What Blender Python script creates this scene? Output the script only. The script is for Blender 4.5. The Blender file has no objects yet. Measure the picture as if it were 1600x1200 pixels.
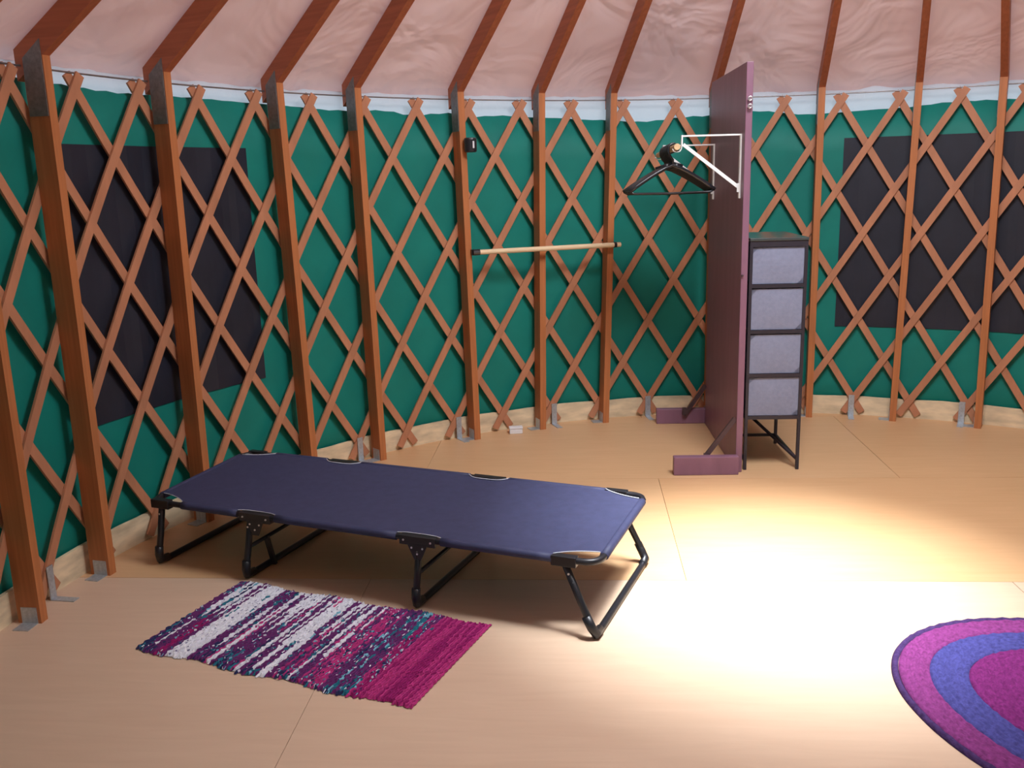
import bpy, math, random
from mathutils import Vector, Matrix
random.seed(7)
rad = math.radians
scene = bpy.context.scene
COL = scene.collection

# ------------------------------------------------------------------ camera
CX, CY, R = 1.2332, 2.6839, 2.9774          # centre of the round room, radius of the studs' inner faces
cam_d = bpy.data.cameras.new('camera')
cam_d.sensor_width = 36.0
cam_d.lens = 1427.0 / 1600.0 * 36.0
cam_d.clip_start = 0.02
cam = bpy.data.objects.new('camera', cam_d)
COL.objects.link(cam)
pitch, roll = 0.22089, -0.02665
fw = Vector((0, math.cos(pitch), -math.sin(pitch)))
up0 = Vector((0, math.sin(pitch), math.cos(pitch)))
rt = math.cos(roll) * Vector((1, 0, 0)) + math.sin(roll) * up0
upv = -math.sin(roll) * Vector((1, 0, 0)) + math.cos(roll) * up0
m = Matrix((rt, upv, -fw)).transposed().to_4x4()
m.translation = Vector((0, 0, 1.524))
cam.matrix_world = m
scene.camera = cam

# ------------------------------------------------------------------ light
vs = scene.view_settings
vs.view_transform = 'Standard'
vs.look = 'None'
vs.gamma = 1.0
vs.use_curve_mapping = False
vs.exposure = 0.05

world = bpy.data.worlds.new('sky')
scene.world = world
world.use_nodes = True
bg = world.node_tree.nodes['Background']
bg.inputs[0].default_value = (0.80, 0.90, 1.0, 1)
bg.inputs[1].default_value = 0.68

sun_d = bpy.data.lights.new('sun', 'SUN')
sun_d.energy = 17
sun_d.angle = rad(18)
sun_d.color = (0.90, 0.96, 1.0)
sun = bpy.data.objects.new('sun', sun_d)
COL.objects.link(sun)
sun.rotation_euler = Vector((-0.27, 0.55, -3.6)).to_track_quat('-Z', 'Y').to_euler()

sky_d = bpy.data.lights.new('dome_skylight', 'AREA')
sky_d.shape = 'DISK'
sky_d.size = 1.35
sky_d.energy = 100
sky_d.spread = rad(150)
sky_d.color = (0.92, 0.95, 1.0)
sky = bpy.data.objects.new('dome_skylight', sky_d)
COL.objects.link(sky)
sky.location = (CX, CY, 3.66)
sky.rotation_euler = Vector((-0.02, 0.62, -1.0)).to_track_quat('-Z', 'Y').to_euler()   # daylight leans the way the sun does

# ------------------------------------------------------------------ materials
def new_mat(name):
    mt = bpy.data.materials.new(name)
    mt.use_nodes = True
    return mt, mt.node_tree, mt.node_tree.nodes['Principled BSDF']

def node(nt, typ, **kw):
    n = nt.nodes.new(typ)
    for k, v in kw.items():
        setattr(n, k, v)
    return n

def simple(name, col, rough=0.6, metal=0.0, var=0.12, scale=(20, 20, 20), bump=0.0, spec=0.4, bscale=None):
    """base colour with a little procedural variation"""
    mt, nt, b = new_mat(name)
    tc = node(nt, 'ShaderNodeTexCoord')
    mp = node(nt, 'ShaderNodeMapping')
    mp.inputs['Scale'].default_value = scale
    nz = node(nt, 'ShaderNodeTexNoise')
    nz.inputs['Scale'].default_value = 1.0
    nz.inputs['Detail'].default_value = 4
    rp = node(nt, 'ShaderNodeValToRGB')
    rp.color_ramp.elements[0].position = 0.3
    rp.color_ramp.elements[1].position = 0.7
    rp.color_ramp.elements[0].color = (*[c * (1 - var) for c in col], 1)
    rp.color_ramp.elements[1].color = (*[min(1, c * (1 + var)) for c in col], 1)
    L = nt.links
    L.new(tc.outputs['Object'], mp.inputs['Vector'])
    L.new(mp.outputs['Vector'], nz.inputs['Vector'])
    L.new(nz.outputs['Fac'], rp.inputs['Fac'])
    L.new(rp.outputs['Color'], b.inputs['Base Color'])
    b.inputs['Roughness'].default_value = rough
    b.inputs['Metallic'].default_value = metal
    b.inputs['Specular IOR Level'].default_value = spec
    if bump:
        n2 = node(nt, 'ShaderNodeTexNoise')
        n2.inputs['Scale'].default_value = bscale or 60
        n2.inputs['Detail'].default_value = 3
        L.new(tc.outputs['Object'], n2.inputs['Vector'])
        bp = node(nt, 'ShaderNodeBump')
        bp.inputs['Strength'].default_value = bump
        bp.inputs['Distance'].default_value = 0.01
        L.new(n2.outputs['Fac'], bp.inputs['Height'])
        L.new(bp.outputs['Normal'], b.inputs['Normal'])
    return mt

M = {}
M['stud'] = simple('stained_fir', (0.48, 0.170, 0.060), 0.5, var=0.14, scale=(60, 60, 2.5), bump=0.05, bscale=40)
M['slat'] = simple('stained_lath', (0.50, 0.215, 0.115), 0.55, var=0.14, scale=(14, 14, 4), bump=0.05, bscale=40)
M['rafter'] = simple('stained_rafter', (0.43, 0.130, 0.060), 0.55, var=0.14, scale=(2.5, 60, 60), bump=0.05, bscale=40)
M['green'] = simple('green_vinyl', (0.003, 0.205, 0.165), 0.6, var=0.08, scale=(5, 5, 5), bump=0.10, bscale=7, spec=0.35)
M['window'] = simple('dark_window', (0.017, 0.019, 0.032), 0.5, var=0.15, scale=(6, 6, 6), bump=0.06, bscale=8, spec=0.4)
M['strap'] = simple('shaded_steel', (0.20, 0.195, 0.19), 0.5, metal=0.4, var=0.2, scale=(60, 60, 60))  # darker than the foot brackets' steel: the straps' shade is put into the colour
M['galv'] = simple('galvanised_steel', (0.50, 0.54, 0.58), 0.45, metal=0.6, var=0.15, scale=(90, 90, 90))
M['cable'] = simple('steel_cable', (0.30, 0.28, 0.28), 0.4, metal=0.8)
M['black_metal'] = simple('black_enamel', (0.012, 0.012, 0.016), 0.38, var=0.1, spec=0.5)
M['rivet'] = simple('bright_rivet', (0.75, 0.75, 0.78), 0.3, metal=0.9, var=0.05)
M['canvas'] = simple('navy_canvas', (0.040, 0.044, 0.100), 0.6, var=0.10, scale=(30, 30, 30), bump=0.10, bscale=350, spec=0.35)
M['piping'] = simple('pale_piping', (0.55, 0.56, 0.62), 0.5, var=0.05)
M['mauve'] = simple('mauve_paint', (0.235, 0.115, 0.170), 0.42, var=0.10, scale=(14, 14, 3), bump=0.04, bscale=30)
M['brace'] = simple('dark_brace', (0.07, 0.04, 0.045), 0.5, var=0.1)
M['white_metal'] = simple('white_enamel', (0.82, 0.84, 0.84), 0.35, var=0.03)
M['dowel'] = simple('pale_dowel', (0.66, 0.45, 0.25), 0.5, var=0.10, scale=(40, 3, 40))
M['pole'] = simple('pale_pole', (0.78, 0.60, 0.38), 0.45, var=0.08, scale=(3, 40, 40))
M['black_plastic'] = simple('black_plastic', (0.018, 0.019, 0.024), 0.28, var=0.1, spec=0.6)
M['drawer'] = simple('grey_fabric', (0.225, 0.245, 0.345), 0.85, var=0.06, scale=(60, 60, 60), bump=0.12, bscale=300, spec=0.15)
M['tower'] = simple('charcoal_frame', (0.030, 0.025, 0.035), 0.45, var=0.1)
M['tower_top'] = simple('smoky_top', (0.06, 0.07, 0.07), 0.18, var=0.08, spec=0.6)
M['white_plastic'] = simple('white_plastic', (0.80, 0.80, 0.82), 0.4, var=0.03)
M['base_ply'] = simple('pale_plywood_strip', (0.74, 0.60, 0.40), 0.6, var=0.22, scale=(7, 7, 22), bump=0.05, bscale=30)
M['subfloor'] = simple('subfloor', (0.22, 0.13, 0.07), 0.8)

# wrinkled roof liner and valance: thin cloth that lets some daylight through
def cloth(name, col, tcol, trans, bump, bscale, stretch=(1, 1, 1), bdist=0.02, rough=0.45, spec=0.3, creases=True):
    mt, nt, b = new_mat(name)
    L = nt.links
    out = nt.nodes['Material Output']
    tc = node(nt, 'ShaderNodeTexCoord')
    n1 = node(nt, 'ShaderNodeTexNoise')
    n1.inputs['Scale'].default_value = bscale
    n1.inputs['Detail'].default_value = 3
    n1.inputs['Distortion'].default_value = 0.8
    L.new(tc.outputs['Object'], n1.inputs['Vector'])
    h = n1.outputs['Fac']
    if creases:
        n2 = node(nt, 'ShaderNodeTexNoise')
        n2.noise_type = 'RIDGED_MULTIFRACTAL'
        n2.inputs['Scale'].default_value = bscale * 0.75
        n2.inputs['Detail'].default_value = 2
        n2.inputs['Distortion'].default_value = 1.2
        L.new(tc.outputs['Object'], n2.inputs['Vector'])
        ad = node(nt, 'ShaderNodeMath', operation='MULTIPLY_ADD')
        ad.inputs[1].default_value = 0.42
        L.new(n2.outputs['Fac'], ad.inputs[0])
        L.new(n1.outputs['Fac'], ad.inputs[2])
        h = ad.outputs[0]
    bp = node(nt, 'ShaderNodeBump')
    bp.inputs['Strength'].default_value = bump
    bp.inputs['Distance'].default_value = bdist
    L.new(h, bp.inputs['Height'])
    b.inputs['Base Color'].default_value = (*col, 1)
    b.inputs['Roughness'].default_value = rough
    b.inputs['Specular IOR Level'].default_value = spec
    L.new(bp.outputs['Normal'], b.inputs['Normal'])
    tr = node(nt, 'ShaderNodeBsdfTranslucent')
    tr.inputs['Color'].default_value = (*tcol, 1)
    L.new(bp.outputs['Normal'], tr.inputs['Normal'])
    mx = node(nt, 'ShaderNodeMixShader')
    mx.inputs['Fac'].default_value = trans
    L.new(b.outputs['BSDF'], mx.inputs[1])
    L.new(tr.outputs['BSDF'], mx.inputs[2])
    L.new(mx.outputs['Shader'], out.inputs['Surface'])
    return mt

M['liner'] = cloth('roof_liner', (0.84, 0.67, 0.68), (0.42, 0.25, 0.25), 0.07, 0.62, 2.3, bdist=0.12, rough=0.40, spec=0.5)
M['valance'] = cloth('white_valance', (0.84, 0.87, 0.90), (0.92, 0.97, 1.0), 0.8, 0.3, 9, creases=False)

# varnished plywood sheet, grain along the sheet; tint varies from sheet to sheet
def ply(name, col, dark):
    mt, nt, b = new_mat(name)
    L = nt.links
    tc = node(nt, 'ShaderNodeTexCoord')
    mp = node(nt, 'ShaderNodeMapping')
    mp.inputs['Scale'].default_value = (1.2, 11, 1)
    n1 = node(nt, 'ShaderNodeTexNoise')
    n1.inputs['Scale'].default_value = 2.2
    n1.inputs['Detail'].default_value = 6
    n1.inputs['Distortion'].default_value = 1.2
    n2 = node(nt, 'ShaderNodeTexNoise')
    n2.inputs['Scale'].default_value = 1.1
    n2.inputs['Detail'].default_value = 2
    mxv = node(nt, 'ShaderNodeMath', operation='ADD')
    ml = node(nt, 'ShaderNodeMath', operation='MULTIPLY')
    ml.inputs[1].default_value = 0.5
    rp = node(nt, 'ShaderNodeValToRGB')
    rp.color_ramp.elements[0].position = 0.32
    rp.color_ramp.elements[1].position = 0.68
    rp.color_ramp.elements[0].color = (*dark, 1)
    rp.color_ramp.elements[1].color = (*col, 1)
    L.new(tc.outputs['Object'], mp.inputs['Vector'])
    L.new(mp.outputs['Vector'], n1.inputs['Vector'])
    L.new(tc.outputs['Object'], n2.inputs['Vector'])
    L.new(n1.outputs['Fac'], mxv.inputs[0])
    L.new(n2.outputs['Fac'], mxv.inputs[1])
    L.new(mxv.outputs[0], ml.inputs[0])
    L.new(ml.outputs[0], rp.inputs['Fac'])
    L.new(rp.outputs['Color'], b.inputs['Base Color'])
    b.inputs['Roughness'].default_value = 0.38
    b.inputs['Specular IOR Level'].default_value = 0.35
    return mt

M['ply_a'] = ply('plywood_pale', (0.69, 0.50, 0.36), (0.62, 0.435, 0.305))
M['ply_b'] = ply('plywood_tan', (0.70, 0.425, 0.225), (0.63, 0.365, 0.18))
M['ply_c'] = ply('plywood_warm', (0.70, 0.435, 0.24), (0.63, 0.38, 0.195))

# rags: colour comes from a per-face attribute (the dye of each strip)
mt, nt, b = new_mat('woven_rags')
at = node(nt, 'ShaderNodeAttribute', attribute_name='dye')
nz = node(nt, 'ShaderNodeTexNoise')
nz.inputs['Scale'].default_value = 130
mxc = node(nt, 'ShaderNodeMixRGB', blend_type='MULTIPLY')
mxc.inputs['Fac'].default_value = 0.18
nt.links.new(at.outputs['Color'], mxc.inputs[1])
nt.links.new(nz.outputs['Color'], mxc.inputs[2])
hs = node(nt, 'ShaderNodeBrightContrast')
hs.inputs['Bright'].default_value = 0.0
nt.links.new(mxc.outputs['Color'], hs.inputs['Color'])
nt.links.new(hs.outputs['Color'], b.inputs['Base Color'])
b.inputs['Roughness'].default_value = 0.95
b.inputs['Specular IOR Level'].default_value = 0.1
M['rags'] = mt

def braid_mat(name, col):
    return simple(name, col, 0.95, var=0.28, scale=(70, 70, 70), bump=0.4, bscale=160, spec=0.08)
M['braid_magenta'] = braid_mat('magenta_braid', (0.20, 0.040, 0.165))
M['braid_blue'] = braid_mat('violet_blue_braid', (0.062, 0.060, 0.22))
M['braid_edge'] = braid_mat('dark_violet_braid', (0.060, 0.032, 0.11))
M['braid_core'] = braid_mat('deep_magenta_braid', (0.165, 0.022, 0.13))

# ------------------------------------------------------------------ mesh helpers
class MB:
    def __init__(s):
        s.v = []; s.f = []; s.smooth = False
    def add(s, vs, fs):
        o = len(s.v)
        s.v += [tuple(x) for x in vs]
        s.f += [tuple(i + o for i in f) for f in fs]
        return s
    def hexa(s, p):        # 8 points: bottom 4 counter-clockwise, top 4
        return s.add(p, [(3, 2, 1, 0), (4, 5, 6, 7), (0, 1, 5, 4), (1, 2, 6, 5), (2, 3, 7, 6), (3, 0, 4, 7)])
    def box(s, x0, x1, y0, y1, z0, z1):
        return s.hexa([(x0, y0, z0), (x1, y0, z0), (x1, y1, z0), (x0, y1, z0), (x0, y0, z1), (x1, y0, z1), (x1, y1, z1), (x0, y1, z1)])
    def bar(s, a, b, w, h, up=(0, 0, 1)):
        a = Vector(a); b = Vector(b); d = (b - a).normalized()
        sd = d.cross(Vector(up)).normalized(); u = sd.cross(d).normalized()
        p = []
        for c in (a, b):
            for i, j in ((-1, -1), (1, -1), (1, 1), (-1, 1)):
                p.append(c + sd * i * w / 2 + u * j * h / 2)
        return s.add(p, [(3, 2, 1, 0), (4, 5, 6, 7), (0, 1, 5, 4), (1, 2, 6, 5), (2, 3, 7, 6), (3, 0, 4, 7)])
    def tube(s, pts, r, n=8, closed=False):
        pts = [Vector(p) for p in pts]
        N = len(pts)
        rs = r if isinstance(r, (list, tuple)) else [r] * N
        t0 = (pts[1] - pts[0]).normalized()
        ref = Vector((0, 0, 1)) if abs(t0.z) < 0.9 else Vector((1, 0, 0))
        nrm = t0.cross(ref).normalized()
        vs = []
        for i in range(N):
            if closed:
                t = (pts[(i + 1) % N] - pts[i - 1]).normalized()
            else:
                t = (pts[min(i + 1, N - 1)] - pts[max(i - 1, 0)]).normalized()
            nrm = (nrm - t * nrm.dot(t)).normalized()
            bn = t.cross(nrm)
            for k in range(n):
                a = 2 * math.pi * k / n
                vs.append(pts[i] + (nrm * math.cos(a) + bn * math.sin(a)) * rs[i])
        fs = []
        for i in range(N if closed else N - 1):
            j = (i + 1) % N
            for k in range(n):
                l = (k + 1) % n
                fs.append((i * n + k, i * n + l, j * n + l, j * n + k))
        if not closed:
            fs.append(tuple(range(n - 1, -1, -1)))
            fs.append(tuple((N - 1) * n + k for k in range(n)))
        return s.add(vs, fs)
    def lathe(s, prof, n=20, c=(0, 0, 0)):
        vs = []; fs = []
        for r_, z in prof:
            for k in range(n):
                a = 2 * math.pi * k / n
                vs.append((c[0] + r_ * math.cos(a), c[1] + r_ * math.sin(a), c[2] + z))
        for i in range(len(prof) - 1):
            for k in range(n):
                l = (k + 1) % n
                fs.append((i * n + k, i * n + l, (i + 1) * n + l, (i + 1) * n + k))
        fs.append(tuple(range(n - 1, -1, -1)))
        fs.append(tuple((len(prof) - 1) * n + k for k in range(n)))
        return s.add(vs, fs)
    def mesh(s, name, mat, smooth=False):
        me = bpy.data.meshes.new(name)
        me.from_pydata(s.v, [], s.f)
        me.materials.append(mat)
        if smooth:
            me.polygons.foreach_set('use_smooth', [True] * len(me.polygons))
        me.update()
        return me
    def build(s, name, mat, parent=None, smooth=False, bevel=0.0, loc=None, rz=0.0):
        o = bpy.data.objects.new(name, s.mesh(name, mat, smooth))
        COL.objects.link(o)
        if parent is not None:
            o.parent = parent
        if loc is not None:
            o.location = loc
        if rz:
            o.rotation_euler = (0, 0, rz)
        if bevel:
            b = o.modifiers.new('bevel', 'BEVEL')
            b.width = bevel; b.segments = 2; b.limit_method = 'ANGLE'
        return o

def empty(name, loc=(0, 0, 0), rz=0.0):
    o = bpy.data.objects.new(name, None)
    COL.objects.link(o)
    o.location = loc
    o.rotation_euler = (0, 0, rz)
    return o

def tag(o, label, cat, group=None, kind=None):
    o['label'] = label
    o['category'] = cat
    if group: o['group'] = group
    if kind: o['kind'] = kind
    return o

def inst(name, me, parent, loc=(0, 0, 0), rot=(0, 0, 0)):
    o = bpy.data.objects.new(name, me)
    COL.objects.link(o)
    o.parent = parent
    o.location = loc
    o.rotation_euler = rot
    return o

def smoothnoise(seed):
    rr = random.Random(seed)
    ph = [(rr.uniform(0, 6.28), rr.uniform(0.6, 1.4)) for _ in range(6)]
    def f(x):
        return sum(math.sin(x * k * fr + p) / k for k, (p, fr) in enumerate(ph, 1)) / 2.4
    return f

# ------------------------------------------------------------------ floor
RF = 3.118
GA = rad(-4.2)                                # the plywood sheets are laid a little askew to the view
e1 = Vector((math.cos(GA), math.sin(GA), 0)); e2 = Vector((-math.sin(GA), math.cos(GA), 0))
disc = MB()
N = 96
top = [(RF * math.cos(2 * math.pi * k / N), RF * math.sin(2 * math.pi * k / N), -0.019) for k in range(N)]
bot = [(x, y, -0.06) for x, y, z in top]
disc.add(top + bot, [tuple(range(N)), tuple(range(2 * N - 1, N - 1, -1))] + [(k, N + k, N + (k + 1) % N, (k + 1) % N) for k in range(N)])
floor = disc.build('floor', M['subfloor'], loc=(CX, CY, 0))
tag(floor, 'varnished plywood floor of the round tent, brightly lit below the skylight', 'floor', kind='structure')

def clip_poly(poly, nx, ny, d):
    out = []
    for i in range(len(poly)):
        a, b = poly[i - 1], poly[i]
        da = a[0] * nx + a[1] * ny - d; db = b[0] * nx + b[1] * ny - d
        if (da <= 0) != (db <= 0):
            t = da / (da - db)
            out.append((a[0] + (b[0] - a[0]) * t, a[1] + (b[1] - a[1]) * t))
        if db <= 0:
            out.append(b)
    return out

ccx = Vector((CX, CY, 0)).dot(e1); ccy = Vector((CX, CY, 0)).dot(e2)
gap = 0.0010
row0 = 3.298
for j in range(-4, 3):
    v0 = row0 + 1.22 * j; v1 = v0 + 1.22
    off = 0.41 if j % 2 == 0 else -0.82
    for k in range(-3, 3):
        u0 = off + 2.44 * k; u1 = u0 + 2.44
        poly = [(u0 + gap - ccx, v0 + gap - ccy), (u1 - gap - ccx, v0 + gap - ccy), (u1 - gap - ccx, v1 - gap - ccy), (u0 + gap - ccx, v1 - gap - ccy)]
        for q in range(72):
            a = 2 * math.pi * (q + 0.5) / 72
            poly = clip_poly(poly, math.cos(a), math.sin(a), RF * math.cos(math.pi / 72))
            if not poly: break
        if len(poly) < 3: continue
        n = len(poly)
        mb = MB()
        mb.add([(x, y, 0.0) for x, y in poly] + [(x, y, -0.019) for x, y in poly],
               [tuple(range(n)), tuple(range(2 * n - 1, n - 1, -1))] + [(i, n + i, n + (i + 1) % n, (i + 1) % n) for i in range(n)])
        mat = M['ply_a'] if j == -1 else (M['ply_b'] if (j + k) % 2 == 0 else M['ply_c'])
        mb.build('plywood_sheet', mat, floor, rz=GA)

# ------------------------------------------------------------------ walls
def arc_sheet(r0, r1, a0, a1, zlo, zhi, n, nz=1):
    """curved sheet between radii r0 and r1 (about the room's centre); zlo, zhi are functions of the angle in degrees"""
    mb = MB(); vs = []; fs = []
    for i in range(n + 1):
        ad = a0 + (a1 - a0) * i / n
        a = rad(ad)
        for rr_ in (r0, r1):
            for k in range(nz + 1):
                z = zlo(ad) + (zhi(ad) - zlo(ad)) * k / nz
                w = rr_(ad, z) if callable(rr_) else rr_
                vs.append((w * math.cos(a), w * math.sin(a), z))
    m_ = nz + 1; st = 2 * m_
    for i in range(n):
        p0, p1 = i * st, (i + 1) * st
        for k in range(nz):
            fs.append((p0 + k, p0 + k + 1, p1 + k + 1, p1 + k))
            fs.append((p0 + m_ + k, p1 + m_ + k, p1 + m_ + k + 1, p0 + m_ + k + 1))
        fs.append((p0, p1, p1 + m_, p0 + m_))
        fs.append((p0 + nz, p0 + m_ + nz, p1 + m_ + nz, p1 + nz))
    for p0 in (0, n * st):
        for k in range(nz):
            f = (p0 + k, p0 + m_ + k, p0 + m_ + k + 1, p0 + k + 1)
            fs.append(f if p0 == 0 else f[::-1])
    return mb.add(vs, fs)

tops = [(-110, 1.89), (40, 1.90), (58, 1.888), (63.5, 1.893), (70, 1.872), (78.7, 1.858), (84.6, 1.888), (91, 1.868), (97.6, 1.843), (103, 1.858), (108, 1.872),
        (114, 1.885), (117, 1.878), (120, 1.896), (124, 1.882), (127.4, 1.903), (133, 1.897), (140, 1.912), (148.3, 1.92), (155, 1.915), (165, 1.93), (230, 1.90)]
def green_top(a):
    for (x0, y0), (x1, y1) in zip(tops, tops[1:]):
        if x0 <= a <= x1:
            t = (a - x0) / (x1 - x0); t = t * t * (3 - 2 * t)
            return y0 + (y1 - y0) * t + 0.003 * math.sin(a * 2.9)
    return 1.89
fn1, fn2 = smoothnoise(1), smoothnoise(2)
def bulge(base):
    def f(a, z):
        return base + 0.006 * fn1(a * 0.55) * math.sin(min(1, max(0, z / 1.9)) * math.pi) + 0.003 * fn2(a * 1.7 + z * 2)
    return f
wall = arc_sheet(bulge(3.118), bulge(3.120), -108, 228, lambda a: -0.03, green_top, 320, 8).build('wall_back', M['green'], loc=(CX, CY, 0), smooth=False)
wall.data.polygons.foreach_set('use_smooth', [True] * len(wall.data.polygons))
tag(wall, 'curved green vinyl wall cover behind the wooden lattice', 'wall', kind='structure')

w1 = arc_sheet(bulge(3.1135), bulge(3.1155), 143.0, 161.7, lambda a: 0.568, lambda a: 1.702, 24, 8).build('window_1', M['window'], loc=(CX, CY, 0))
tag(w1, 'large dark square window panel in the green wall behind the cot', 'window', kind='structure')
w2 = arc_sheet(bulge(3.1135), bulge(3.1155), 53.5, 74.9, lambda a: 0.564, lambda a: 1.712, 24, 8).build('window_2', M['window'], loc=(CX, CY, 0))
tag(w2, 'large dark square window panel in the green wall right of the drawer tower', 'window', kind='structure')

val = arc_sheet(3.150, 3.152, -108, 228, lambda a: 1.80, lambda a: 2.04, 250, 2).build('trim_1', M['valance'], loc=(CX, CY, 0), smooth=False)
tag(val, 'bright white cloth band between green wall and pink roof liner', 'trim', kind='structure')

bb = arc_sheet(3.093, 3.109, -108, 228, lambda a: 0.0, lambda a: 0.118 + 0.004 * fn2(a * 0.4), 220, 1).build('baseboard_back', M['base_ply'], loc=(CX, CY, 0))
tag(bb, 'pale plywood strip curving along the foot of the green wall', 'baseboard', kind='structure')

# lattice: two layers of laths crossing in diamonds
lat = empty('wall_lattice', (CX, CY, 0))
tag(lat, 'diamond lattice of brown wooden slats and upright studs around the wall', 'lattice', kind='structure')
STEP, A0, ZT, ROW = 6.06, 124.0, 1.920, 0.2586
def slat_mesh(sign, r_in, r_out, w=0.040):
    """one lath that climbs round the wall; sign +1 leans left going down, -1 leans right"""
    mb = MB(); vs = []; fs = []
    k0, k1, n = -0.17, 7.34, 9
    dz = ROW; dt = rad(STEP) / 2 * (r_in)
    ln = math.hypot(dz, dt)
    # in the unrolled wall: direction along the lath and its normal
    for i in range(n + 1):
        k = k0 + (k1 - k0) * i / n
        s0 = sign * dt * k; z0 = ZT - ROW * k
        for rr_ in (r_in, r_out):
            for sd in (-1, 1):
                s1 = s0 + sd * (w / 2) * dz / ln
                z1 = z0 + sd * (w / 2) * dt / ln * sign
                a = s1 / r_in
                vs.append((rr_ * math.cos(a), rr_ * math.sin(a), z1))
    for i in range(n):
        p, q = i * 4, (i + 1) * 4
        fs += [(p, p + 1, q + 1, q), (p + 2, q + 2, q + 3, p + 3), (p, q, q + 2, p + 2), (p + 1, p + 3, q + 3, q + 1)]
    fs += [(0, 2, 3, 1), (n * 4, n * 4 + 1, n * 4 + 3, n * 4 + 2)]
    mb.add(vs, fs)
    me = mb.mesh('slat', M['slat'])
    return me
me_in = slat_mesh(1, 3.068, 3.078)
me_out = slat_mesh(-1, 3.080, 3.090)
amin, amax = 34, 196
for i in range(-20, 24):
    a = A0 - STEP * i
    if amin < a and a + 3.6 * STEP < amax + 8:
        inst('slat', me_in, lat, rot=(0, 0, rad(a)))
    if amin - 8 < a - 3.6 * STEP and a < amax:
        inst('slat', me_out, lat, rot=(0, 0, rad(a)))
cb = MB().tube([(3.079 * math.cos(rad(a)), 3.079 * math.sin(rad(a)), 1.968) for a in range(30, 201, 2)], 0.004, 6)
cb.build('top_cable', M['cable'], lat, smooth=True)

# upright studs (two-by-fours set edge-on) with galvanised straps
SLOPE = 0.70
HP = 2.0
stud_list = [(183.5, 183.5), (172.74, 172.7), (164.85, 164.79), (153.05, 152.82), (139.9, 140.66), (131.28, 131.76), (119.06, 119.65), (110.57, 109.95),
             (102.49, 101.36), (89.5, 89.5), (77.55, 77.75), (68.08, 67.63), (59.04, 59.44), (48.5, 48.5), (38.5, 38.5)]
D, Wd = 0.089, 0.038
sm = MB()
zo = HP - D * SLOPE
sm.hexa([(0, -Wd / 2, 0), (D, -Wd / 2, 0), (D, Wd / 2, 0), (0, Wd / 2, 0), (0, -Wd / 2, HP), (D, -Wd / 2, zo), (D, Wd / 2, zo), (0, Wd / 2, HP)])
stud_me = sm.mesh('wall_stud', M['stud'])
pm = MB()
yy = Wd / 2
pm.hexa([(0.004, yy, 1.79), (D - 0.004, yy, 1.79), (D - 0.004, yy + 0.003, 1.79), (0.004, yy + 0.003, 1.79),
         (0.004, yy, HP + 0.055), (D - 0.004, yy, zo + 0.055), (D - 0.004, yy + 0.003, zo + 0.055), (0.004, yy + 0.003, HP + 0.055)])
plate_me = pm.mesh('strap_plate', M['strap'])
fb = MB()
fb.box(0.012, 0.072, yy, yy + 0.003, 0.0, 0.062)
fb.box(0.012, 0.072, yy + 0.003, yy + 0.06, 0.0, 0.003)
foot_me = fb.mesh('foot_bracket', M['galv'])

ceil_objs = []
RB0, RB1 = 3.098, 0.70                          # rafter outer and inner radius
RH = 0.089                                      # rafter depth
cs = math.cos(math.atan(SLOPE))
def zb(r_): return HP + (R - r_) * SLOPE         # underside of the rafters
rm = MB()
dzr = RH / cs
rm.hexa([(RB1, -Wd / 2, zb(RB1)), (RB0, -Wd / 2, zb(RB0)), (RB0, Wd / 2, zb(RB0)), (RB1, Wd / 2, zb(RB1)),
         (RB1, -Wd / 2, zb(RB1) + dzr), (RB0, -Wd / 2, zb(RB0) + dzr), (RB0, Wd / 2, zb(RB0) + dzr), (RB1, Wd / 2, zb(RB1) + dzr)])
rafter_me = rm.mesh('rafter', M['rafter'])

for ab, at_ in stud_list:
    b = rad(ab)
    tilt = (at_ - ab) * math.pi / 180 * R / HP
    o = inst('wall_stud', stud_me, lat, (R * math.cos(b), R * math.sin(b), 0))
    o.rotation_mode = 'QUATERNION'
    o.rotation_quaternion = (Matrix.Rotation(b, 3, 'Z') @ Matrix.Rotation(-tilt, 3, 'X')).to_quaternion()
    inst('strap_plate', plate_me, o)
    inst('foot_bracket', foot_me, o)

# tall L brackets that hold the lattice to the floor
lb = MB()
lb.box(3.060, 3.0635, -0.017, 0.017, 0.0, 0.135)
lb.box(2.965, 3.060, -0.017, 0.017, 0.0, 0.0035)
lb_me = lb.mesh('lattice_bracket', M['galv'])
for q in (-7.5, -1.5, 0.56, 2.56, 4.5, 8.47, 10.42, 12.45):
    inst('lattice_bracket', lb_me, lat, rot=(0, 0, rad(A0 - STEP * q)))

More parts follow.
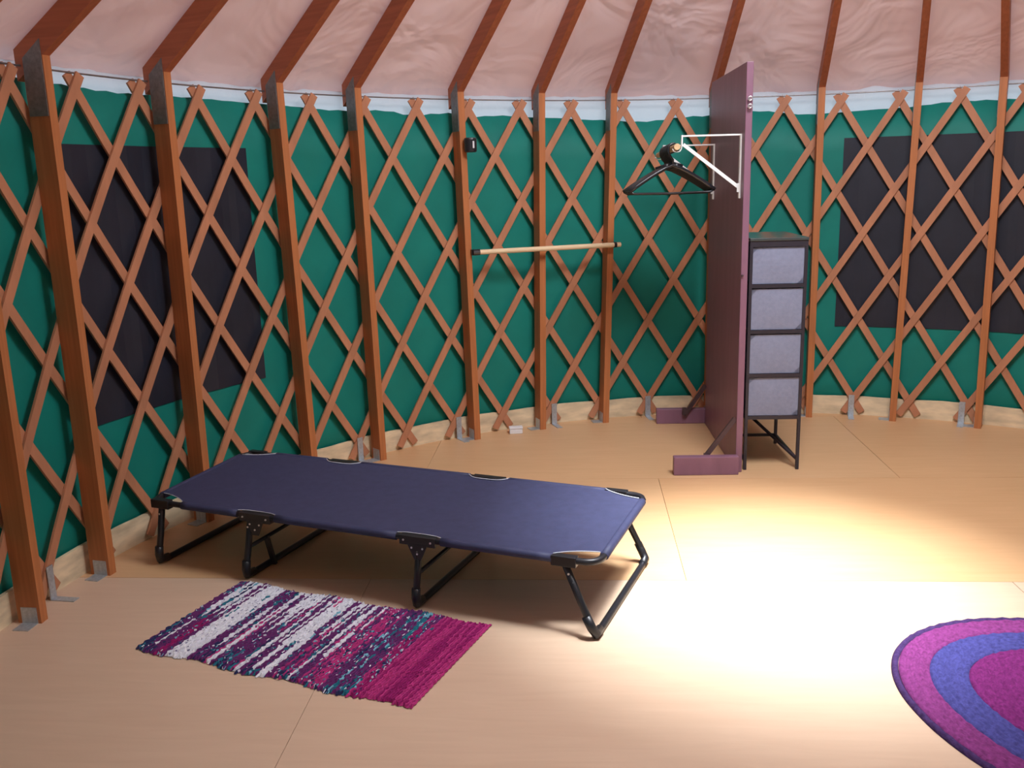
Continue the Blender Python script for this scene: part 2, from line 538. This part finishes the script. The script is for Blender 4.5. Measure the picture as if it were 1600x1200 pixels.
# ------------------------------------------------------------------ ceiling
def roof_z(r_): return zb(r_) + dzr + 0.006
angs = sorted(a for _, a in stud_list)
full = [a for a in angs]
a = angs[-1] + 10.2
while a < angs[0] + 360 - 5:
    full.append(a); a += 10.2
full = sorted(x % 360 for x in full)
nr, na = 26, 480
r_out, r_in = 3.185, 0.72
vs, fs = [], []
nf = [smoothnoise(20 + k) for k in range(5)]
for i in range(na):
    ad = 360 * i / na
    lo = max([x for x in full if x <= ad], default=full[-1] - 360)
    hi = min([x for x in full if x > ad], default=full[0] + 360)
    t = (ad - lo) / (hi - lo)
    s = math.sin(math.pi * t)
    for k in range(nr + 1):
        r_ = r_out + (r_in - r_out) * k / nr
        w = min(1, max(0, (r_out - r_) / 0.3))
        billow = 0.020 * s * w                                        # daylight side: cloth lifts a little between rafters
        wr = (0.007 * nf[0](ad * 0.9 + r_ * 6) + 0.005 * nf[1](ad * 0.35 - r_ * 11) + 0.004 * nf[2](ad * 2.1 + 3 * r_)) * s
        edge = 0.012 * nf[3](ad * 0.8) * (1 - w) * s
        z = roof_z(r_) + billow + wr + edge
        vs.append((r_ * math.cos(rad(ad)), r_ * math.sin(rad(ad)), z))
st = nr + 1
for i in range(na):
    j = (i + 1) % na
    for k in range(nr):
        fs.append((i * st + k, i * st + k + 1, j * st + k + 1, j * st + k))
ceil = MB().add(vs, fs).build('ceiling', M['liner'], loc=(CX, CY, 0), smooth=True)
tag(ceil, 'pinkish wrinkled cloth roof liner over the sloping wooden rafters', 'ceiling', kind='structure')
for _, at_ in stud_list:
    inst('rafter', rafter_me, ceil, rot=(0, 0, rad(at_)))
ring = MB()
prof = [(0.66, zb(0.70) - 0.01), (0.715, zb(0.70) - 0.01), (0.715, zb(0.70) + 0.15), (0.66, zb(0.70) + 0.15)]
n = 64
rv = [(r_ * math.cos(2 * math.pi * k / n), r_ * math.sin(2 * math.pi * k / n), z) for r_, z in prof for k in range(n)]
rf = [((i * n + k), (i * n + (k + 1) % n), (((i + 1) % 4) * n + (k + 1) % n), (((i + 1) % 4) * n + k)) for i in range(4) for k in range(n)]
ring.add(rv, rf).build('skylight_ring', M['rafter'], ceil, smooth=False)

# ------------------------------------------------------------------ camp cot
COT_L, COT_W, ZF, ZB = 1.92, 0.628, 0.268, 0.292
cot = empty('camp_cot', (-1.498, 3.574, 0), -0.3985)
tag(cot, 'low folding camp cot with navy blue canvas and black steel legs', 'cot')
def zc(v): return ZF + (ZB - ZF) * v / COT_W
def rect_path(inset, rc, dz=0.0, n=6):
    pts = []
    for (cx_, cy_, a0) in ((COT_L - inset - rc, inset + rc, -90), (COT_L - inset - rc, COT_W - inset - rc, 0), (inset + rc, COT_W - inset - rc, 90), (inset + rc, inset + rc, 180)):
        for i in range(n + 1):
            a = rad(a0 + 90 * i / n)
            y = cy_ + rc * math.sin(a)
            pts.append((cx_ + rc * math.cos(a), y, zc(y) + dz))
    return pts
MB().tube(rect_path(0.0, 0.055), 0.0125, 8, closed=True).build('frame', M['black_metal'], cot, smooth=True)
HN = (0.53, 1.245)
def notch(u, wide, depth, c):
    x = abs(u - c) / wide
    return depth * max(0.0, 1 - x ** 4) if x < 1 else 0.0
CU, CV = 0.165, 0.062
def inset_v(u, back):
    d = 0.0
    for h in HN:
        d = max(d, notch(u, 0.092, 0.036 if back else 0.012, h))
    for c in (0.0, COT_L):
        x = abs(u - c) / CU
        if x < 1: d = max(d, CV * (1 - x ** 1.7) ** 0.8)
    return d
us = sorted(set([round(COT_L * i / 150, 4) for i in range(151)]))
cv = MB(); vs = []; fs = []
nv = 14
for u in us:
    v0, v1 = inset_v(u, False), COT_W - inset_v(u, True)
    for k in range(nv + 1):
        t = k / nv
        v = v0 + (v1 - v0) * t
        sag = 0.010 * math.sin(math.pi * v / COT_W) * math.sin(math.pi * u / COT_L) ** 0.5
        vs.append((u, v, zc(v) + 0.012 - sag))
nt_ = nv + 1
for i in range(len(us) - 1):
    for k in range(nv):
        fs.append((i * nt_ + k, (i + 1) * nt_ + k, (i + 1) * nt_ + k + 1, i * nt_ + k + 1))
cv.add(vs, fs)
# hem sleeves that wrap the rails between the cut-outs
for v in (0.0, COT_W):
    for u0, u1 in ((CU * 0.98, HN[0] - 0.09), (HN[0] + 0.09, HN[1] - 0.09), (HN[1] + 0.09, COT_L - CU * 0.98)):
        cv.tube([(u0 + (u1 - u0) * i / 8, v, zc(v)) for i in range(9)], 0.0158, 10)
for u in (0.0, COT_L):
    cv.tube([(u, CV + (COT_W - 2 * CV) * i / 6, zc(CV + (COT_W - 2 * CV) * i / 6)) for i in range(7)], 0.0158, 10)
canvas = cv.build('canvas', M['canvas'], cot, smooth=True)
# pale bound edges of the cut-outs
for back in (False, True):
    for lo, hi in ((HN[0] - 0.094, HN[0] + 0.094), (HN[1] - 0.094, HN[1] + 0.094), (0.012, CU), (COT_L - CU, COT_L - 0.012)):
        pts = []
        for i in range(21):
            u = lo + (hi - lo) * i / 20
            d = inset_v(u, back)
            v = COT_W - d if back else d
            pts.append((u, v, zc(v) + 0.0135))
        MB().tube(pts, 0.0022 if back else 0.0015, 6).build('edge_binding', M['piping'], canvas, smooth=True)
for v in (0.0, COT_W):
    sgn = -1 if v == 0 else 1
    for h in HN:
        hb = MB()
        hb.box(h - 0.072, h + 0.072, v - 0.016, v + 0.016, zc(v) - 0.022, zc(v) + 0.0115)
        hb.add([(h - 0.04, v + sgn * 0.017, zc(v) - 0.018), (h + 0.04, v + sgn * 0.017, zc(v) - 0.018), (h + 0.014, v + sgn * 0.017, zc(v) - 0.075), (h - 0.014, v + sgn * 0.017, zc(v) - 0.075),
                (h - 0.04, v + sgn * 0.013, zc(v) - 0.018), (h + 0.04, v + sgn * 0.013, zc(v) - 0.018), (h + 0.014, v + sgn * 0.013, zc(v) - 0.075), (h - 0.014, v + sgn * 0.013, zc(v) - 0.075)],
               [(0, 1, 2, 3), (7, 6, 5, 4), (0, 4, 5, 1), (1, 5, 6, 2), (2, 6, 7, 3), (3, 7, 4, 0)])
        ho = hb.build('hinge', M['black_metal'], cot)
        for du, dz_ in ((-0.055, -0.004), (0.055, -0.004), (-0.022, -0.030), (0.022, -0.030), (0, -0.052)):
            MB().tube([(h + du, v + sgn * 0.015, zc(v) + dz_), (h + du, v + sgn * 0.0195, zc(v) + dz_)], 0.0038, 8).build('rivet', M['rivet'], ho)
def leg(ut, uf, cross):
    rc = 0.03
    vf, vb = -0.022, COT_W + 0.022
    zg = 0.0132
    pts = [(ut, 0.0, ZF - 0.012), (ut + (uf - ut) * 0.5, vf * 0.5, ZF * 0.5), (ut + (uf - ut) * 0.9, vf, 0.046), (uf, vf + 0.008, 0.020), (uf, vf + 0.035, zg)]
    mid_ = [(uf, vf + 0.05 + (vb - vf - 0.1) * i / 6, zg) for i in range(7)]
    pts2 = [(uf, vb - 0.035, zg), (uf, vb - 0.008, 0.020), (ut + (uf - ut) * 0.9, vb, 0.046), (ut + (uf - ut) * 0.5, COT_W + 0.01, ZB * 0.5), (ut, COT_W, ZB - 0.012)]
    lo = MB().tube(pts + mid_ + pts2, 0.0132, 8).build('leg_frame', M['black_metal'], cot, smooth=True)
    for v, s_ in ((vf, 1), (vb, -1)):
        f = MB().tube([(ut + (uf - ut) * 0.72, v * 1.0, 0.082), (ut + (uf - ut) * 0.88, v, 0.045), (uf, v + s_ * 0.006, 0.021), (uf, v + s_ * 0.05, 0.0172)], 0.0170, 8)
        f.build('foot_sleeve', M['black_metal'], lo, smooth=True)
    for v, z in ((0.0, ZF), (COT_W, ZB)):
        s_ = -1 if v == 0 else 1
        for q in (0.045, 0.075):
            t = q / z
            MB().tube([(ut + (uf - ut) * t, v + s_ * 0.010, z - q), (ut + (uf - ut) * t, v + s_ * 0.017, z - q)], 0.0038, 8).build('rivet', M['rivet'], lo)
    if cross:
        MB().tube([(ut + (uf - ut) * 0.5, -0.008, 0.135), (ut + (uf - ut) * 0.5, COT_W + 0.008, 0.14)], 0.008, 8).build('cross_bar', M['black_metal'], lo, smooth=True)
leg(0.055, 0.028, False)
leg(0.50, 0.47, True)
leg(1.245, 1.232, True)
leg(1.80, 1.915, False)
MB().bar((0.487, 0.10, 0.14), (0.50, 0.12, 0.014), 0.022, 0.012, up=(0, 1, 0)).build('stay', M['black_metal'], cot)
for u, v in ((1.80, 0.0), (1.80, COT_W), (0.055, 0.0), (0.055, COT_W)):
    MB().box(u - 0.045, u + 0.045, v - 0.0155, v + 0.0155, zc(v) - 0.022, zc(v) + 0.0145).build('corner_clamp', M['black_metal'], cot, bevel=0.003)

# ------------------------------------------------------------------ rag rug
ca, cbk, cc, cd = [Vector(x) for x in ((-1.300, 2.832, 0), (-1.080, 3.345, 0), (-0.094, 2.933, 0), (-0.324, 2.423, 0))]
rug_o = (ca + cbk + cc + cd) / 4
NU, NV = 124, 74
WHITE = (0.88, 0.88, 0.96); PURP = (0.16, 0.035, 0.16); MAG = (0.52, 0.045, 0.22); DMAG = (0.34, 0.02, 0.15); TEAL = (0.03, 0.19, 0.27); NAVY = (0.035, 0.04, 0.12); LTEAL = (0.22, 0.55, 0.68); PINK = (0.70, 0.12, 0.30); GREY = (0.22, 0.20, 0.33)
# palette by position along the rug: (from, to, weights front half, weights back half)
zones = [(0.00, 0.035, [(NAVY, 4), (TEAL, 2), (PURP, 2)], [(PURP, 4), (TEAL, 3), (LTEAL, 1)]),
         (0.035, 0.075, [(WHITE, 3), (PURP, 3), (NAVY, 2)], [(TEAL, 3), (WHITE, 2), (NAVY, 3), (LTEAL, 2)]),
         (0.075, 0.12, [(PURP, 6), (WHITE, 1), (DMAG, 2)], [(WHITE, 4), (TEAL, 3), (GREY, 2), (PURP, 2)]),
         (0.12, 0.205, [(WHITE, 14), (GREY, 1)], [(WHITE, 7), (TEAL, 3), (NAVY, 2)]),
         (0.205, 0.265, [(PURP, 3), (NAVY, 3), (GREY, 2), (WHITE, 1)], [(TEAL, 3), (NAVY, 3), (PURP, 3)]),
         (0.265, 0.30, [(MAG, 4), (WHITE, 2), (PURP, 2)], [(WHITE, 3), (MAG, 2), (PURP, 3)]),
         (0.30, 0.39, [(PURP, 3), (NAVY, 3), (TEAL, 3), (MAG, 1)], [(WHITE, 8), (GREY, 2), (PURP, 2)]),
         (0.39, 0.44, [(WHITE, 4), (NAVY, 3), (PURP, 3)], [(PURP, 3), (TEAL, 2), (PINK, 3), (WHITE, 1)]),
         (0.44, 0.51, [(WHITE, 4), (PURP, 4), (TEAL, 3)], [(WHITE, 4), (TEAL, 5), (PURP, 2), (LTEAL, 2)]),
         (0.51, 0.57, [(NAVY, 3), (TEAL, 2), (PURP, 3), (MAG, 2)], [(WHITE, 4), (PURP, 3), (TEAL, 3)]),
         (0.57, 0.62, [(MAG, 3), (PURP, 3), (WHITE, 1)], [(PURP, 3), (WHITE, 3), (PINK, 2), (TEAL, 2)]),
         (0.62, 0.70, [(MAG, 3), (NAVY, 2), (PURP, 3), (TEAL, 1)], [(PURP, 4), (MAG, 3), (NAVY, 2)]),
         (0.70, 0.79, [(TEAL, 3), (NAVY, 3), (PURP, 3), (MAG, 1), (LTEAL, 1)], [(TEAL, 4), (LTEAL, 2), (NAVY, 2), (PURP, 2)]),
         (0.79, 0.84, [(DMAG, 5), (MAG, 2), (NAVY, 1)], [(MAG, 5), (PURP, 1), (TEAL, 1)]),
         (0.84, 1.01, [(DMAG, 5), (MAG, 4)], [(MAG, 6), (DMAG, 3)])]
rr = random.Random(11)
def pick(ws):
    x = rr.uniform(0, sum(w for _, w in ws))
    for c, w in ws:
        x -= w
        if x <= 0: return c
    return ws[-1][0]
vs, fs, cols = [], [], []
for i in range(NU):
    u = (i + 0.5) / NU
    z_ = next(q for q in zones if q[0] <= u < q[1])
    e0, e1_ = rr.uniform(-0.010, 0.010), rr.uniform(-0.010, 0.010)
    # colour runs along this weft row
    run = []
    k = 0
    solid = u > 0.84
    while k < NV:
        ws = z_[2] if k < NV * (0.46 + rr.uniform(-.12, .12)) else z_[3]
        c = pick(ws)
        ln = int(rr.uniform(20, 60)) if (c is WHITE or solid) else (int(rr.uniform(2, 7)) if c in (TEAL, NAVY, LTEAL, GREY) else int(rr.uniform(8, 34)))
        run += [c] * ln
        k += ln
    b0 = len(vs)
    for s_, hz in ((0.0, 0.004), (0.28, 0.011), (0.72, 0.011), (1.0, 0.004)):
        uu = (i + s_) / NU
        for k in range(NV + 1):
            v = k / NV
            vv = e0 + (1 + e1_ - e0) * v
            wob = 0.0025 * math.sin(k * 1.9 + i * 2.1) + 0.006 * math.sin(v * 5 + u * 9) / NU * 10
            P = ca.lerp(cd, uu).lerp(cbk.lerp(cc, uu), vv)
            P = P + Vector((wob, wob * 0.4, 0)) - rug_o
            # long edges wander slightly
            edge = 0.010 * math.sin(uu * 19) * (1 if v > 0.5 else -1) * abs(2 * v - 1) ** 3
            P += Vector((0.4, 0.92, 0)) * edge
            hh = hz + (0.0022 * math.sin(k * 1.35 + i * 2.4) + rr.uniform(-0.0008, 0.0008) if hz > 0.005 else 0)
            if k in (0, NV): hh = 0.003
            vs.append((P.x, P.y, hh))
    for s_ in range(3):
        for k in range(NV):
            p0 = b0 + s_ * (NV + 1) + k
            fs.append((p0, p0 + NV + 1, p0 + NV + 2, p0 + 1))
            c = run[k]
            if c is not WHITE and u < 0.82 and rr.random() < 0.16: c = rr.choice((WHITE, LTEAL, TEAL, NAVY, NAVY, PURP))
            if c is WHITE and rr.random() < 0.05: c = GREY
            j = rr.uniform(0.78, 1.12)
            cols.append((min(1, c[0] * j), min(1, c[1] * j), min(1, c[2] * j), 1))
rugm = MB().add(vs, fs)
rug = rugm.build('rag_rug', M['rags'], loc=rug_o)
ca_ = rug.data.color_attributes.new('dye', 'FLOAT_COLOR', 'CORNER')
flat = []
for pl in rug.data.polygons:
    for _ in pl.loop_indices: flat += cols[pl.index]
ca_.data.foreach_set('color', flat)
tag(rug, 'rectangular striped rag rug in white, magenta and teal beside the cot', 'rug')

# ------------------------------------------------------------------ braided oval rug
oval = empty('braided_rug', (1.881, 2.148, 0), rad(137.6))
tag(oval, 'oval braided rug of magenta and violet rings at the right edge', 'rug')
OA, OB = 0.857, 0.603
def braid_band(d0, d1, mat, seed):
    """band between inset d0 and d1, made of raised braid rows"""
    n = 180
    rows = max(1, round((d1 - d0) / 0.018))
    nz1, nz2 = smoothnoise(seed), smoothnoise(seed + 1)
    offs = []
    for k in range(rows):
        for q, h in ((0.0, 0.006), (0.3, 0.0135), (0.7, 0.0135)):
            offs.append((d0 + (d1 - d0) * (k + q) / rows, h))
    offs.append((d1, 0.006))
    if d0 == 0: offs = [(0.0, 0.0005)] + offs
    mb = MB(); vs = []; fs = []
    for j, (d, h) in enumerate(offs):
        for i in range(n):
            a = 2 * math.pi * i / n
            dd = d + 0.004 * nz1(a * 4 if i else 0) * (1 if d > 0 else 1.3) * (0.3 + 0.7 * math.sin(a / 2))
            x, y = max(0.005, OA - dd) * math.cos(a), max(0.005, OB - dd) * math.sin(a)
            tw = 0.0022 * math.sin(i * 2.6 + (j // 3) * 1.7) if h > 0.01 else 0
            vs.append((x, y, h + tw))
    for j in range(len(offs) - 1):
        for i in range(n):
            l = (i + 1) % n
            fs.append((j * n + i, j * n + l, (j + 1) * n + l, (j + 1) * n + i))
    if d1 > 0.55:
        fs.append(tuple((len(offs) - 1) * n + i for i in range(n)))
    mb.add(vs, fs).build('braid_band', mat, oval, smooth=True)
braid_band(0.0, 0.020, M['braid_edge'], 50)
braid_band(0.020, 0.110, M['braid_magenta'], 52)
braid_band(0.110, 0.221, M['braid_blue'], 54)
braid_band(0.221, 0.585, M['braid_core'], 56)

# ------------------------------------------------------------------ mauve divider
PY0, PY1 = 4.545, 5.515
PTH = 0.033
PH = 2.037
dv = empty('room_divider', (1.153, PY0, 0), -math.atan2(0.046, PY1 - PY0))
tag(dv, 'tall narrow mauve painted divider panel standing on two block feet', 'divider')
PLN = math.hypot(0.046, PY1 - PY0)
MB().box(0.0, PTH, 0.0, PLN, 0.0, PH).build('panel', M['mauve'], dv, bevel=0.003)
MB().box(-0.325, 0.008, -0.046, -0.001, 0.0, 0.098).build('foot', M['mauve'], dv, bevel=0.004)
MB().box(-0.300, 0.012, PLN + 0.001, PLN + 0.042, 0.0, 0.095).build('foot', M['mauve'], dv, bevel=0.004)
MB().bar((-0.150, 0.016, 0.088), (-0.004, 0.022, 0.285), 0.022, 0.020, up=(0, 1, 0)).build('brace', M['brace'], dv)
MB().bar((-0.130, PLN - 0.016, 0.060), (-0.004, PLN - 0.022, 0.250), 0.022, 0.020, up=(0, 1, 0)).build('brace', M['brace'], dv)
MB().bar((-0.150, -0.006, 0.088), (-0.150, 0.030, 0.088), 0.024, 0.02).build('brace_tab', M['brace'], dv)
MB().bar((-0.130, PLN + 0.004, 0.085), (-0.130, PLN - 0.030, 0.085), 0.024, 0.04).build('brace_tab', M['brace'], dv)
# little chrome eye hooks and a dark catch on the near edge
for z in (1.868, 1.833):
    e = MB()
    e.tube([(0.017, 0.0, z), (0.017, -0.012, z)], 0.0035, 8)
    e.tube([(0.017 + 0.009 * math.cos(2 * math.pi * k / 14), -0.016, z + 0.009 * math.sin(2 * math.pi * k / 14)) for k in range(14)], 0.0035, 6, closed=True)
    e.build('eye_screw', M['rivet'], dv, smooth=True)
MB().lathe([(0.002, 0.0), (0.006, 0.001), (0.006, 0.008), (0.002, 0.010)], 10, (0, 0, 0)).build('catch', M['brace'], dv, loc=(0.006, -0.005, 1.02))

# shelf-and-rod brackets on the divider
def rod_bracket(y, xw, reach, zt, label):
    t = empty('rod_bracket', (xw, y, zt))
    tag(t, label, 'bracket', 'white brackets on the divider')
    MB().box(-0.009, -0.001, -0.011, 0.011, -0.305, 0.004).build('wall_rail', M['white_metal'], t, bevel=0.001)
    MB().box(-reach, -0.009, -0.010, 0.010, -0.004, 0.004).build('top_arm', M['white_metal'], t, bevel=0.001)
    MB().box(-reach - 0.007, -reach, -0.010, 0.010, -0.045, 0.004).build('front_lip', M['white_metal'], t, bevel=0.001)
    MB().bar((-reach + 0.004, 0, -0.040), (-0.014, 0, -0.248), 0.016, 0.008, up=(0, 1, 0)).build('diagonal_brace', M['white_metal'], t)
    MB().bar((-0.012, 0, -0.232), (-0.012, 0, -0.275), 0.012, 0.014, up=(0, 1, 0)).build('brace_foot', M['white_metal'], t)
    cr = MB()
    pts = [(-reach - 0.003, -0.045), (-reach - 0.007, -0.062), (-reach - 0.014, -0.072), (-reach - 0.028, -0.0745), (-reach - 0.042, -0.071), (-reach - 0.049, -0.060)]
    for (x0, z0), (x1, z1) in zip(pts, pts[1:]):
        cr.bar((x0, 0, z0), (x1, 0, z1), 0.018, 0.004, up=(0, 0.0, 1))
    cr.build('rod_cradle', M['white_metal'], t)
    return t
def panel_x(y): return 1.153 + 0.046 * (y - PY0) / (PY1 - PY0)
rod_bracket(4.62, panel_x(4.62), 0.290, 1.706, 'nearer white metal shelf bracket holding the end of a closet rod')
rod_bracket(5.37, panel_x(5.37), 0.290, 1.684, 'farther white metal shelf bracket partly hidden behind black hangers')
ra = Vector((panel_x(4.60) - 0.318, 4.60, 1.656)); rb = Vector((panel_x(5.40) - 0.318, 5.40, 1.634))
rod = MB().tube([ra.lerp(rb, i / 8) - ra for i in range(9)], 0.0155, 14).build('closet_rod', M['dowel'], loc=ra, smooth=False)
tag(rod, 'short pale wooden closet rod resting in two white brackets', 'rod')

# black hangers hooked over the rod
hng_rows = [(0.20 + 0.05 * i_, 8 - 2.4 * i_, 0.0) for i_ in range(9)]
hlab = ['black plastic hanger on the closet rod, nearest of the bunch'] + ['%s nearest black plastic hanger in the bunch on the closet rod' % w_ for w_ in ('second', 'third', 'fourth', 'fifth', 'sixth', 'seventh', 'eighth')] + ['black plastic hanger on the closet rod, farthest of the bunch']
def hanger_parts():
    hk = MB()
    pts = [(0.0250 * math.cos(rad(a)) , 0, 0.0250 * math.sin(rad(a)) - 0.002) for a in range(-25, 181, 15)]
    pts = pts + [(-0.0242, 0, -0.018), (-0.012, 0, -0.042), (0.0, 0, -0.055), (0.0, 0, -0.085)]
    hk.tube(pts, 0.0066, 8)
    bd = MB()
    L_ = 0.225
    arm = []
    for i in range(13):
        t = -1 + 2 * i / 12
        arm.append((t * L_, 0, -0.083 - 0.125 * abs(t) ** 1.25))
    bd.tube(arm, 0.0105, 8)
    bd.bar((-0.05, 0, -0.094), (0.0, 0, -0.080), 0.006, 0.03)
    bd.bar((0.0, 0, -0.080), (0.05, 0, -0.094), 0.006, 0.03)
    br = MB()
    br.tube([(-L_ + 0.002, 0, -0.207), (-L_ * 0.9, 0, -0.219), (0, 0, -0.222), (L_ * 0.9, 0, -0.219), (L_ - 0.002, 0, -0.207)], 0.0055, 8)
    return hk.mesh('hook', M['black_plastic'], True), bd.mesh('shoulder', M['black_plastic'], True), br.mesh('trouser_bar', M['black_plastic'], True)
hk_me, bd_me, br_me = hanger_parts()
for (t, yaw, sw), lbl in zip(hng_rows, hlab):
    P = ra.lerp(rb, t)
    h = empty('clothes_hanger', (P.x, P.y, P.z + 0.001), rad(yaw))
    tag(h, lbl, 'hanger', 'black hangers on the closet rod')
    inst('hook', hk_me, h)
    inst('shoulder', bd_me, h)
    inst('trouser_bar', br_me, h)

# ------------------------------------------------------------------ drawer tower
TX0, TX1, TY0, TY1, TH = 1.199, 1.488, 4.568, 5.06, 1.205
tw = empty('drawer_tower', ((TX0 + TX1) / 2 + 0.014, (TY0 + TY1) / 2, 0), -0.0474)
tag(tw, 'slim tower of four grey fabric drawers in a dark metal frame', 'drawers')
ox, oy = (TX0 + TX1) / 2, (TY0 + TY1) / 2
hx, hy = (TX1 - TX0) / 2, (TY1 - TY0) / 2
for sx in (-1, 1):
    for sy in (-1, 1):
        x, y = sx * (hx - 0.009), sy * (hy - 0.009)
        MB().box(x - 0.008, x + 0.008, y - 0.008, y + 0.008, 0.0, TH - 0.012).build('upright', M['tower'], tw, bevel=0.001)
MB().box(-hx, hx, -hy - 0.004, hy, TH - 0.014, TH).build('top_panel', M['tower_top'], tw, bevel=0.002)
MB().box(-hx + 0.016, hx - 0.016, -hy + 0.001, -hy + 0.016, TH - 0.044, TH - 0.014).build('rail', M['tower'], tw)
zs = [(0.297, 0.492), (0.520, 0.717), (0.747, 0.950), (0.980, 1.158)]
for i, (z0, z1) in enumerate(zs):
    for y in (-hy + 0.009, hy - 0.009):
        MB().box(-hx + 0.016, hx - 0.016, y - 0.007, y + 0.007, z0 - 0.024, z0 - 0.006).build('rail', M['tower'], tw)
    for x in (-hx + 0.009, hx - 0.009):
        MB().box(x - 0.007, x + 0.007, -hy + 0.017, hy - 0.017, z0 - 0.024, z0 - 0.006).build('rail', M['tower'], tw)
    d = MB()
    g = 0.0165
    x0, x1, y0, y1 = -hx + g, hx - g, -hy + 0.004, hy - 0.020
    nxs, nzs = 8, 6
    d.box(x0, x1, y0 + 0.006, y1, z0 - 0.004, z1)
    vs_, fs_ = [], []
    for a in range(nxs + 1):
        for b_ in range(nzs + 1):
            p_, q_ = a / nxs, b_ / nzs
            vs_.append((x0 + (x1 - x0) * p_, y0 + 0.006 - 0.006 * math.sin(math.pi * p_) * math.sin(math.pi * q_), z0 - 0.004 + (z1 - z0 + 0.004) * q_))
    for a in range(nxs):
        for b_ in range(nzs):
            i0 = a * (nzs + 1) + b_
            fs_.append((i0, i0 + nzs + 1, i0 + nzs + 2, i0 + 1))
    d.add(vs_, fs_)
    d.build('drawer', M['drawer'], tw)
MB().bar((hx - 0.012, -hy + 0.02, 0.055), (-hx + 0.02, hy - 0.02, 0.275), 0.012, 0.012).build('diagonal_brace', M['tower'], tw)
MB().box(-hx + 0.016, hx - 0.016, hy - 0.016, hy - 0.004, 0.045, 0.060).build('stretcher', M['tower'], tw)
for x in (-hx + 0.009, hx - 0.009):
    MB().box(x - 0.006, x + 0.006, -hy + 0.017, hy - 0.017, 0.045, 0.058).build('stretcher', M['tower'], tw)

# ------------------------------------------------------------------ things on the studs and along the wall
def polar(a, r_, z): return Vector((CX + r_ * math.cos(rad(a)), CY + r_ * math.sin(rad(a)), z))
A_, B_ = polar(119.05, R - 0.030, 1.119), polar(100.85, R - 0.030, 1.119)
dirn = (B_ - A_).normalized()
pole = empty('garment_pole', A_, math.atan2(dirn.y, dirn.x))
tag(pole, 'pale wooden pole fixed level across three wall studs', 'rod')
PL = (B_ - A_).length
MB().tube([(0.03 + (PL - 0.03) * i / 6, 0, 0) for i in range(7)], 0.0145, 14).build('shaft', M['pole'], pole)
inward = Vector((0, -1, 0))
cp = MB()
cp.tube([(-0.004, 0, 0), (0.035, 0, 0)], 0.0175, 12)
cp.box(-0.010, 0.012, 0.008, 0.030, -0.016, 0.016)
cp.build('end_socket', M['black_plastic'], pole)
cp2 = MB()
cp2.tube([(PL - 0.045, 0, 0), (PL - 0.028, 0, 0)], 0.0175, 12)
cp2.box(PL - 0.045, PL - 0.028, 0.010, 0.030, -0.014, 0.014)
cp2.build('end_clip', M['black_plastic'], pole)

cup_p = polar(119.05, R - 0.034, 1.674)
cup = empty('hook_cup', cup_p, rad(119.05))
tag(cup, 'small black cylindrical plastic holder fixed high on a stud', 'holder')
MB().lathe([(0.026, 0.0), (0.033, 0.004), (0.035, 0.012), (0.035, 0.070), (0.033, 0.077), (0.029, 0.079), (0.028, 0.070)], 22).build('body', M['black_plastic'], cup, smooth=False)
MB().box(0.026, 0.033, -0.012, 0.012, 0.010, 0.068).build('back_plate', M['black_plastic'], cup)
hl_ = MB()
hl_.box(-0.0363, -0.0350, -0.006, 0.004, 0.022, 0.060)  # thin white strip: a highlight on the black plastic, painted on as geometry
hl_.build('painted_highlight', M['white_plastic'], cup)

wb = empty('bait_box', (0.016, 5.408, 0), rad(4))
tag(wb, 'tiny white plastic box on the floor at the lattice foot', 'box')
MB().box(-0.040, 0.040, -0.022, 0.022, 0.0, 0.030).build('body', M['white_plastic'], wb, bevel=0.004)
MB().box(-0.042, 0.042, -0.024, 0.024, 0.030, 0.042).build('lid', M['white_plastic'], wb, bevel=0.004)
